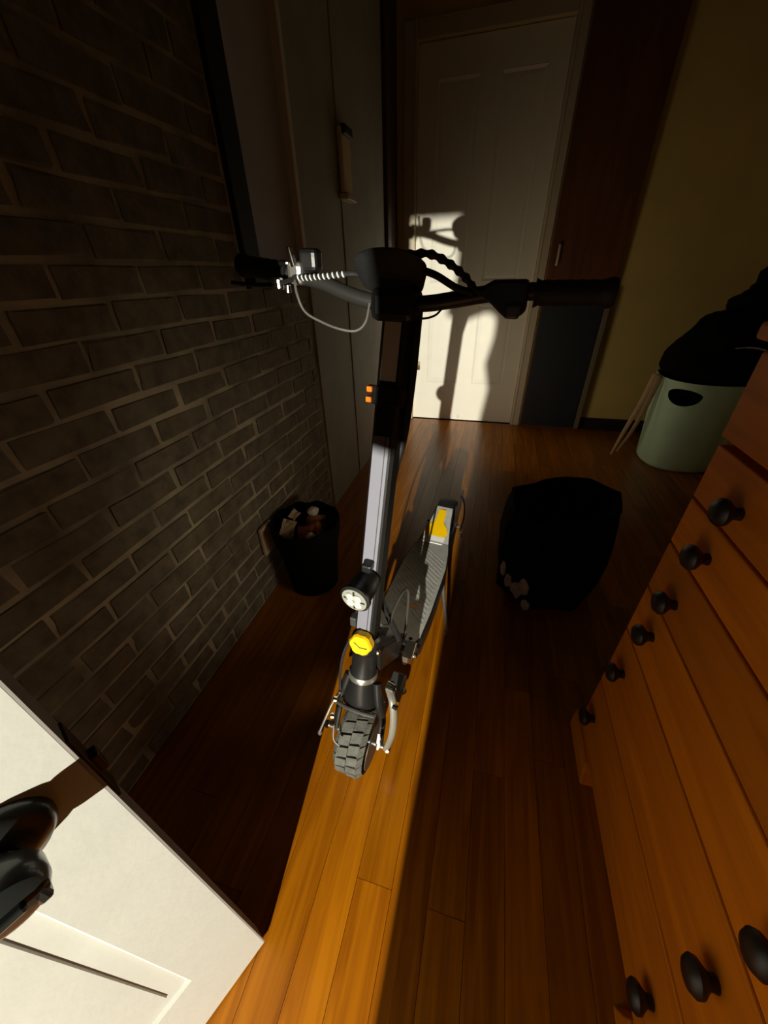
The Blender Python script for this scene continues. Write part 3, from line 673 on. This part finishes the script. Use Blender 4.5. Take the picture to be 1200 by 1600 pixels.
# rear wheel, fender, axle, kickstand
rw = wheel('rear_tyre', (0, 1.02, 0.107), 0.107, 0.070) if False else None
b = B(); c = (0, 1.075, 0.107); R = 0.107; w = 0.070
prof = [(R * 0.60, -w * 0.36), (R * 0.74, -w * 0.50), (R * 0.88, -w * 0.47), (R * 0.96, -w * 0.30), (R, 0), (R * 0.96, w * 0.30), (R * 0.88, w * 0.47), (R * 0.74, w * 0.50), (R * 0.60, w * 0.36)]
rings(b, [[Vector(c) + Vector((x, math.cos(2 * PI * j / 40) * r, math.sin(2 * PI * j / 40) * r)) for j in range(40)] for r, x in prof], False, True)
rt = P('rear_tyre', b, 'tyre_base', smooth=True, sharp=60)
b = B(); lathe(b, [(0.02, -0.03), (0.04, -0.028), (0.066, -0.024), (0.066, 0.024), (0.04, 0.028), (0.02, 0.03)], c, (1, 0, 0), 30); P('wheel_rim', b, 'black_metal', rt, smooth=True)
for s in (-1, 1):
    b = B(); prism(b, [(0.80, 0.155), (0.84, 0.10), (1.06, 0.082), (1.10, 0.107), (1.07, 0.132), (0.92, 0.165)], (0, 1, 0), (0, 0, 1), (s * 0.012, 0, 0), (s * 0.052, 0, 0)); P('rear_dropout', b, 'black_metal', bev=0.002)
b = B(); cyl(b, (-0.088, 1.075, 0.107), (0.092, 1.075, 0.107), 0.006, n=12); P('rear_axle', b, 'grey_metal', smooth=True)
b = B(); lathe(b, [(0.012, 0), (0.012, 0.007), (0.005, 0.011)], (0.092, 0.985, 0.125), (1, -0.3, 0.3), 8); P('axle_nut', b, 'alu', smooth=True, sharp=25)
b = B(); L = []
for k in range(9):
    a = math.radians(68 + k * 10); r = 0.122
    cy_, cz_ = 1.075 - math.cos(a) * r, 0.107 + math.sin(a) * r
    n_ = Vector((0, -math.cos(a), math.sin(a)))
    L.append([Vector((x, cy_, cz_)) + n_ * h for x, h in ((-0.042, -0.016), (-0.040, 0.002), (-0.02, 0.008), (0.02, 0.008), (0.040, 0.002), (0.042, -0.016), (0.036, -0.016), (0.02, 0.003), (-0.02, 0.003), (-0.036, -0.016))])
rings(b, L); P('rear_fender', b, 'rubber', smooth=True, sharp=50)
b = B(); tube(b, spline([(0.050, 1.16, 0.235), (0.075, 1.12, 0.225), (0.092, 1.05, 0.19), (0.088, 1.00, 0.14)]), 0.004, 7); P('rear_cable', b, 'rubber', smooth=True)
b = B(); tube(b, [(0.088, 0.66, 0.095), (0.105, 0.62, 0.07), (0.150, 0.505, 0.0105)], [0.010, 0.007, 0.0065], 10); lathe(b, [(0.011, 0), (0.011, 0.012), (0.007, 0.014)], (0.151, 0.502, 0.0045), (0, 0, 1), 12); P('kickstand', b, 'alu', smooth=True)

# ------------------------------------------------------------------ pine chest of drawers
CX, CY0, CY1, CZ = 0.385, 0.02, 0.700, 1.10
ch = thing('chest_of_drawers', 'tall orange pine chest of drawers with dark round knobs along the right side', 'chest', (CX, (CY0 + CY1) / 2, 0))
cw = CY1 - CY0
b = B(); box(b, (0.245, 0, 0.57), (0.45, cw, 1.03), 0.004); box(b, (0.235, 0, CZ - 0.012), (0.50, cw + 0.03, 0.025), 0.006)
obj('chest_body', b, 'chest', ch)
b = B()
prism(b, [(-0.17, 0.0), (0.0, 0.0), (0.0, 0.075), (-0.15, 0.075), (-0.155, 0.045)], (0, 1, 0), (0, 0, 1), (0.05, 0, 0), (-0.016, cw / 2 + 0.014, 0)); obj('bracket_foot', b, 'chest', ch, bev=0.004)
b = B(); prism(b, [(0.17, 0.0), (0.0, 0.0), (0.0, 0.075), (0.15, 0.075), (0.155, 0.045)], (0, 1, 0), (0, 0, 1), (0.05, 0, 0), (-0.016, -cw / 2 - 0.014, 0)); obj('bracket_foot', b, 'chest', ch, bev=0.004)
b = B(); box(b, (0.235, 0, 0.030), (0.44, cw - 0.02, 0.056), 0.004); obj('plinth', b, 'chest', ch)
pbox('top_rail', (0.010, 0, 0.998), (0.034, cw - 0.01, 0.130), 'chest', ch, 0.004)
dz = [0.068, 0.268, 0.470, 0.604, 0.722, 0.822, 0.925, 1.062]
kz = [0.172, 0.393, 0.550, 0.652, 0.770, 0.864]
ky_far = [0.632, 0.616, 0.594, 0.584, 0.572, 0.562]
for i in range(6):
    dr = pbox('drawer', (0.010, 0, (dz[i] + dz[i + 1]) / 2), (0.036, cw - 0.026, dz[i + 1] - dz[i] - 0.005), 'chest', ch, 0.003)
    for ky in (ky_far[i], 0.168):
        b = B(); ly = ky - (CY0 + CY1) / 2
        lathe(b, [(0.010, 0), (0.009, 0.008), (0.013, 0.013), (0.0205, 0.020), (0.0215, 0.026), (0.017, 0.032), (0.008, 0.035)], (-0.008, ly, kz[i]), (-1, 0, 0), 20)
        obj('drawer_knob', b, 'knob', dr, smooth=True)

# ------------------------------------------------------------------ mint hamper with clothes, strap
HX, HY = 1.33, 2.84
hp = thing('laundry_hamper', 'mint green plastic laundry hamper with an oval hand hole, heaped with black clothes', 'hamper', (HX, HY, 0))
b = B(); n = 64; L = []
def sup(a, r, e=0.82):
    c_, s_ = math.cos(a), math.sin(a)
    return (math.copysign(abs(c_) ** e, c_) * r, math.copysign(abs(s_) ** e, s_) * r)
zs = [(0.0, 0.195), (0.012, 0.212), (0.03, 0.217), (0.15, 0.225), (0.30, 0.236), (0.42, 0.246), (0.50, 0.252), (0.56, 0.257), (0.572, 0.264), (0.580, 0.262), (0.578, 0.252), (0.56, 0.250), (0.42, 0.240), (0.15, 0.219), (0.02, 0.208)]
for z, r in zs: L.append([Vector((*sup(2 * PI * k / n, r), z)) for k in range(n)])
rings(b, L)
hm = obj('hamper_tub', b, 'mint', hp, smooth=True, sharp=50)
hd = Vector((-0.66, -0.75, 0)).normalized()
b = B(); x_, y_, z_ = Vector((-hd.y, hd.x, 0)), Vector((0, 0, 1)), hd
Lc = [[hd * q + x_ * math.cos(2 * PI * k / 28) * 0.092 + Vector((0, 0, 0.506 + math.sin(2 * PI * k / 28) * (0.034 if math.sin(2 * PI * k / 28) > 0 else 0.066))) for k in range(28)] for q in (0.15, 0.40)]
rings(b, Lc); cut = obj('cutter', b, 'mint', hp)
md = hm.modifiers.new('hole', 'BOOLEAN'); md.operation = 'DIFFERENCE'; md.object = cut; md.solver = 'EXACT'
bpy.context.view_layer.update()
dg = bpy.context.evaluated_depsgraph_get()
nm = bpy.data.meshes.new_from_object(hm.evaluated_get(dg)); hm.modifiers.clear(); hm.data = nm
bpy.data.objects.remove(cut)
nm.set_sharp_from_angle(angle=math.radians(50))

def lump(bm, c, s, seed, amp=0.18, freq=3.0, sub=4, m=I4):
    r = bmesh.ops.create_icosphere(bm, subdivisions=sub, radius=1.0); off = Vector((seed * 7.3, seed * 3.1, seed * 1.7))
    for v in r['verts']:
        d = v.co.normalized()
        q = 1 + amp * noise.noise(d * freq + off) + amp * 0.5 * noise.noise(d * freq * 2.3 + off)
        v.co = Vector((d.x * s[0] * q, d.y * s[1] * q, d.z * s[2] * q))
    xf(bm, r['verts'], Matrix.Translation(c) @ m)
    return r['verts']
# black clothes heaped in and over the hamper
b = B()
r = bmesh.ops.create_icosphere(b, subdivisions=5, radius=1.0)
for v in r['verts']:
    d = v.co.normalized(); q = 1 + 0.12 * noise.noise(d * 2.6 + Vector((3, 1, 2))) + 0.07 * abs(noise.noise(d * 6 + Vector((1, 5, 2))))
    z = d.z * q
    zw = z * (0.40 if z > 0 else 0.20); kk = 0.78 + 0.22 * min(1, max(0, zw / 0.03))
    v.co = Vector((d.x * q * 0.285 * kk + 0.06 * max(0, z), d.y * q * 0.27 * kk, zw))
xf(b, r['verts'], Matrix.Translation((HX + 0.008, HY + 0.005, 0.584)))
lump(b, (HX + 0.17, HY + 0.05, 0.90), (0.17, 0.22, 0.20), 4)
lump(b, (HX + 0.23, HY + 0.10, 1.06), (0.13, 0.15, 0.17), 8)
t = obj('clothes_heap', b, 'black_cloth', smooth=True, sharp=180)
tag(t, 'black clothes heaped high over the mint hamper beside the beige wall', 'clothes')
b = B(); tube(b, spline([(1.245, 2.515, 0.79), (1.30, 2.49, 0.80), (1.36, 2.49, 0.79), (1.41, 2.51, 0.765)]), [0.004] * 5 + [0.008] * 9 + [0.006] * 5, 8, flat=0.6); obj('pale_hem', b, 'grey_hem', t, smooth=True)
# tan straps hanging beside the hamper
t = thing('fabric_strap', 'narrow tan strap hanging from the hamper rim to the floor, left of the mint hamper', 'strap', (1.0, 2.80, 0))
for k, (dx, dy) in enumerate(((0, 0), (0.042, -0.018))):
    b = B(); pts = spline([(0.030 + dx * 0.3, 0.01 + dy, 0.590), (0.020 + dx * 0.5, -0.01 + dy, 0.57), (0.000 + dx * 0.7, 0.0 + dy, 0.40), (-0.035 + dx * 0.9, 0.02 + dy, 0.20), (-0.06 + dx * 0.6, 0.05 + dy, 0.04 if k else 0.008)])
    tube(b, pts, [0.019 - 0.013 * (q / len(pts)) ** 2 for q in range(len(pts))], 8, flat=0.28); obj('strap_tail', b, 'tan_strap', t, smooth=True)

# ------------------------------------------------------------------ tall cabinet between far door and beige wall
cb = thing('tall_cabinet', 'tall brown cabinet with pale handle and navy lower door, right of the white door', 'cabinet', (0.55, YF - 0.03, 0))
pbox('cabinet_body', (0, 0.012, 1.22), (0.47, 0.024, 2.44), 'cab_brown', cb)
up = pbox('upper_door', (0, -0.012, 1.70), (0.462, 0.022, 1.38), 'cab_brown', cb, 0.003)
b = B(); tube(b, spline([(-0.186, -0.024, 1.195), (-0.186, -0.048, 1.205), (-0.186, -0.048, 1.30), (-0.186, -0.024, 1.31)]), 0.008, 8); obj('handle', b, 'handle_pale', up, smooth=True)
pbox('lower_door', (-0.015, -0.012, 0.51), (0.43, 0.022, 0.98), 'cab_navy', cb, 0.003)
pbox('side_strip', (0.218, -0.02, 0.52), (0.034, 0.040, 1.0), 'dim_strip', cb, 0.004)

# ------------------------------------------------------------------ wall holder and outlet
hd_ = thing('wall_holder', 'slim tan wall holder with a pale bottom ledge, high on the grey pier', 'holder', (XL + 0.002, 2.245, 1.49))
b = B(); box(b, (0.016, 0, 0.13), (0.022, 0.125, 0.23), 0.008); obj('holder_back', b, 'plate_tan', hd_)
b = B(); box(b, (0.022, 0, 0.0), (0.045, 0.14, 0.026), 0.005); obj('holder_ledge', b, 'handle_pale', hd_)
b = B(); box(b, (0.03, 0, 0.235), (0.03, 0.11, 0.035), 0.008); obj('holder_cap', b, 'frame_dark', hd_)
ol = thing('wall_outlet', 'tan outlet plate low on the brick wall beside the black bin', 'outlet', (XL + 0.002, 1.03, 0.275))
b = B(); box(b, (0.005, 0, 0), (0.014, 0.082, 0.128), 0.003); obj('outlet_plate', b, 'plate_tan', ol)
for z in (-0.026, 0.026):
    b = B(); box(b, (0.0125, 0, z), (0.003, 0.034, 0.028), 0.001); obj('socket', b, 'plate_tan', ol)

# ------------------------------------------------------------------ bin with waste
bx, by = -0.655, 1.105
tb = thing('waste_bin', 'round black waste bin full of scrap paper against the brick wall', 'bin', (bx, by, 0))
b = B(); lathe(b, [(0.100, 0.001), (0.104, 0.006), (0.134, 0.322), (0.139, 0.325), (0.139, 0.332), (0.130, 0.334), (0.126, 0.320), (0.100, 0.02)], (0, 0, 0), (0, 0, 1), 40); obj('bin_body', b, 'bin', tb, smooth=True, sharp=50)
b = B(); n = 44
L = [[Vector((math.cos(2 * PI * k / n) * r * (1 + 0.012 * math.sin(k * 2.1)), math.sin(2 * PI * k / n) * r * (1 + 0.012 * math.sin(k * 1.7)), z + 0.006 * math.sin(k * 1.3))) for k in range(n)] for r, z in ((0.1335, 0.255), (0.142, 0.32), (0.1395, 0.340), (0.128, 0.334), (0.121, 0.27))]
rings(b, L, cap=False); obj('bin_liner', b, 'bin', tb, smooth=True)
def scrap(name, label, cat, c, s, m, seed, rot=(0, 0, 0), flat=False):
    b = B()
    if flat:
        nx = 5
        vs = []
        for i in range(nx):
            for j in range(nx):
                u, v = i / (nx - 1) - 0.5, j / (nx - 1) - 0.5
                vs.append(b.verts.new((u * s[0], v * s[1], s[2] * (noise.noise(Vector((u * 3 + seed, v * 3, seed))) + (0.7 * u * u)))))
        for i in range(nx - 1):
            for j in range(nx - 1): b.faces.new((vs[i * nx + j], vs[(i + 1) * nx + j], vs[(i + 1) * nx + j + 1], vs[i * nx + j + 1]))
        bmesh.ops.solidify(b, geom=b.faces[:], thickness=0.002)
    else:
        lump(b, (0, 0, 0), s, seed, 0.45, 2.4, 2)
    o = obj(name, b, m); o.location = Vector((bx, by, 0.012)) + Vector(c); o.rotation_euler = rot
    return tag(o, label, cat, 'scraps in the black bin')
scrap('crumpled_paper', 'crumpled rust red wrapper in the middle of the black bin', 'paper', (0.035, -0.02, 0.268), (0.056, 0.052, 0.046), 'paper_red', 3)
scrap('crumpled_paper', 'crumpled brown paper at the back of the black bin', 'paper', (0.012, 0.072, 0.275), (0.045, 0.028, 0.038), 'paper_brown', 5)
scrap('crumpled_tissue', 'small pale tissue at the back of the bin, above the red wrapper', 'tissue', (0.005, 0.068, 0.325), (0.026, 0.020, 0.018), 'paper_white', 2)
scrap('crumpled_tissue', 'tiny pale tissue ball at the front rim of the bin', 'tissue', (0.058, -0.075, 0.303), (0.020, 0.016, 0.016), 'paper_white', 9)
scrap('folded_card', 'tan folded card standing at the left inside the bin', 'card', (-0.060, -0.045, 0.300), (0.056, 0.075, 0.03), 'paper_tan', 1, (1.0, 0.5, 0.5), True)
scrap('folded_card', 'brown card flap leaning over the left rim of the bin', 'card', (-0.066, 0.03, 0.318), (0.036, 0.05, 0.02), 'paper_tan', 4, (0.3, 0.9, 0.2), True)
scrap('folded_card', 'narrow orange card strip along the right inside of the bin', 'card', (0.066, -0.02, 0.305), (0.020, 0.075, 0.012), 'paper_orange', 6, (0.2, 0.5, 0.5), True)

# ------------------------------------------------------------------ black bag on the floor
gx, gy = 0.335, 1.36
bg = thing('laundry_bag', 'large slumped black laundry bag with a mesh side on the dark floor beside the beam', 'bag', (gx, gy, 0))
b = B(); n = 48; L = []
foot = [(-0.20, -0.10), (-0.07, -0.235), (0.10, -0.22), (0.20, -0.10), (0.235, 0.06), (0.14, 0.19), (-0.06, 0.215), (-0.20, 0.12)]
def fo(k, s):
    q = k / n * len(foot); i = int(q); f = q - i
    p = Vector((*foot[i % len(foot)], 0)).lerp(Vector((*foot[(i + 1) % len(foot)], 0)), f)
    return p * s
for z, s in ((0.0, 0.80), (0.02, 0.90), (0.10, 0.98), (0.20, 1.0), (0.30, 0.98), (0.37, 0.93), (0.41, 0.86), (0.40, 0.78), (0.34, 0.70), (0.30, 0.45), (0.31, 0.1)):
    row_ = []
    for k in range(n):
        p = fo(k, s); a = math.atan2(p.y, p.x)
        w_ = 0.018 * noise.noise(Vector((p.x * 9, p.y * 9, z * 7))) if z > 0.01 else 0
        row_.append(Vector((p.x * (1 + w_ * 3), p.y * (1 + w_ * 3), z + (0.03 * noise.noise(Vector((p.x * 6, p.y * 6, 3))) if z > 0.25 else 0) + (0.03 * p.x / 0.2 if z > 0.3 else 0))))
    L.append(row_)
rings(b, L); obj('bag_body', b, 'black_cloth', bg, smooth=True, sharp=60)
b = B(); A0, A1 = Vector((-0.205, -0.105, 0)), Vector((-0.068, -0.24, 0)); nrm = Vector((-0.70, -0.71, 0))
vs = []
for i in range(9):
    for j in range(7):
        p = A0.lerp(A1, 0.06 + 0.88 * i / 8) * (0.98 + 0.03 * math.sin(j / 6 * PI)) + nrm * (0.006 + 0.005 * noise.noise(Vector((i, j, 2)))); vs.append(b.verts.new((p.x, p.y, 0.03 + 0.33 * j / 6)))
for i in range(8):
    for j in range(6): b.faces.new((vs[i * 7 + j], vs[(i + 1) * 7 + j], vs[(i + 1) * 7 + j + 1], vs[i * 7 + j + 1]))
bmesh.ops.solidify(b, geom=b.faces[:], thickness=0.003)
mp = obj('mesh_panel', b, 'bag_mesh', bg, smooth=True)
for (t_, z_, sx_, sz_, sd_) in ((0.90, 0.045, 0.020, 0.028, 1), (0.62, 0.085, 0.030, 0.042, 2), (0.78, 0.125, 0.024, 0.04, 3), (0.38, 0.10, 0.018, 0.036, 4), (0.2, 0.14, 0.014, 0.04, 5)):
    p = A0.lerp(A1, t_) + nrm * 0.006; b = B(); lump(b, (p.x, p.y, z_), (sx_, 0.010, sz_), sd_, 0.3, 2.0, 2, Matrix.Rotation(math.radians(-44), 4, 'Z')); o = obj('laundry_seen_through', b, 'pale_cloth', mp, smooth=True)
b = B(); tube(b, [Vector((fo(k, 0.875).x, fo(k, 0.875).y, 0.412 + 0.03 * fo(k, 0.875).x / 0.2 + 0.03 * noise.noise(Vector((fo(k, .86).x * 6, fo(k, .86).y * 6, 3))))) for k in range(n)], 0.007, 8, closed=True); obj('bag_rim', b, 'black_cloth', bg, smooth=True)
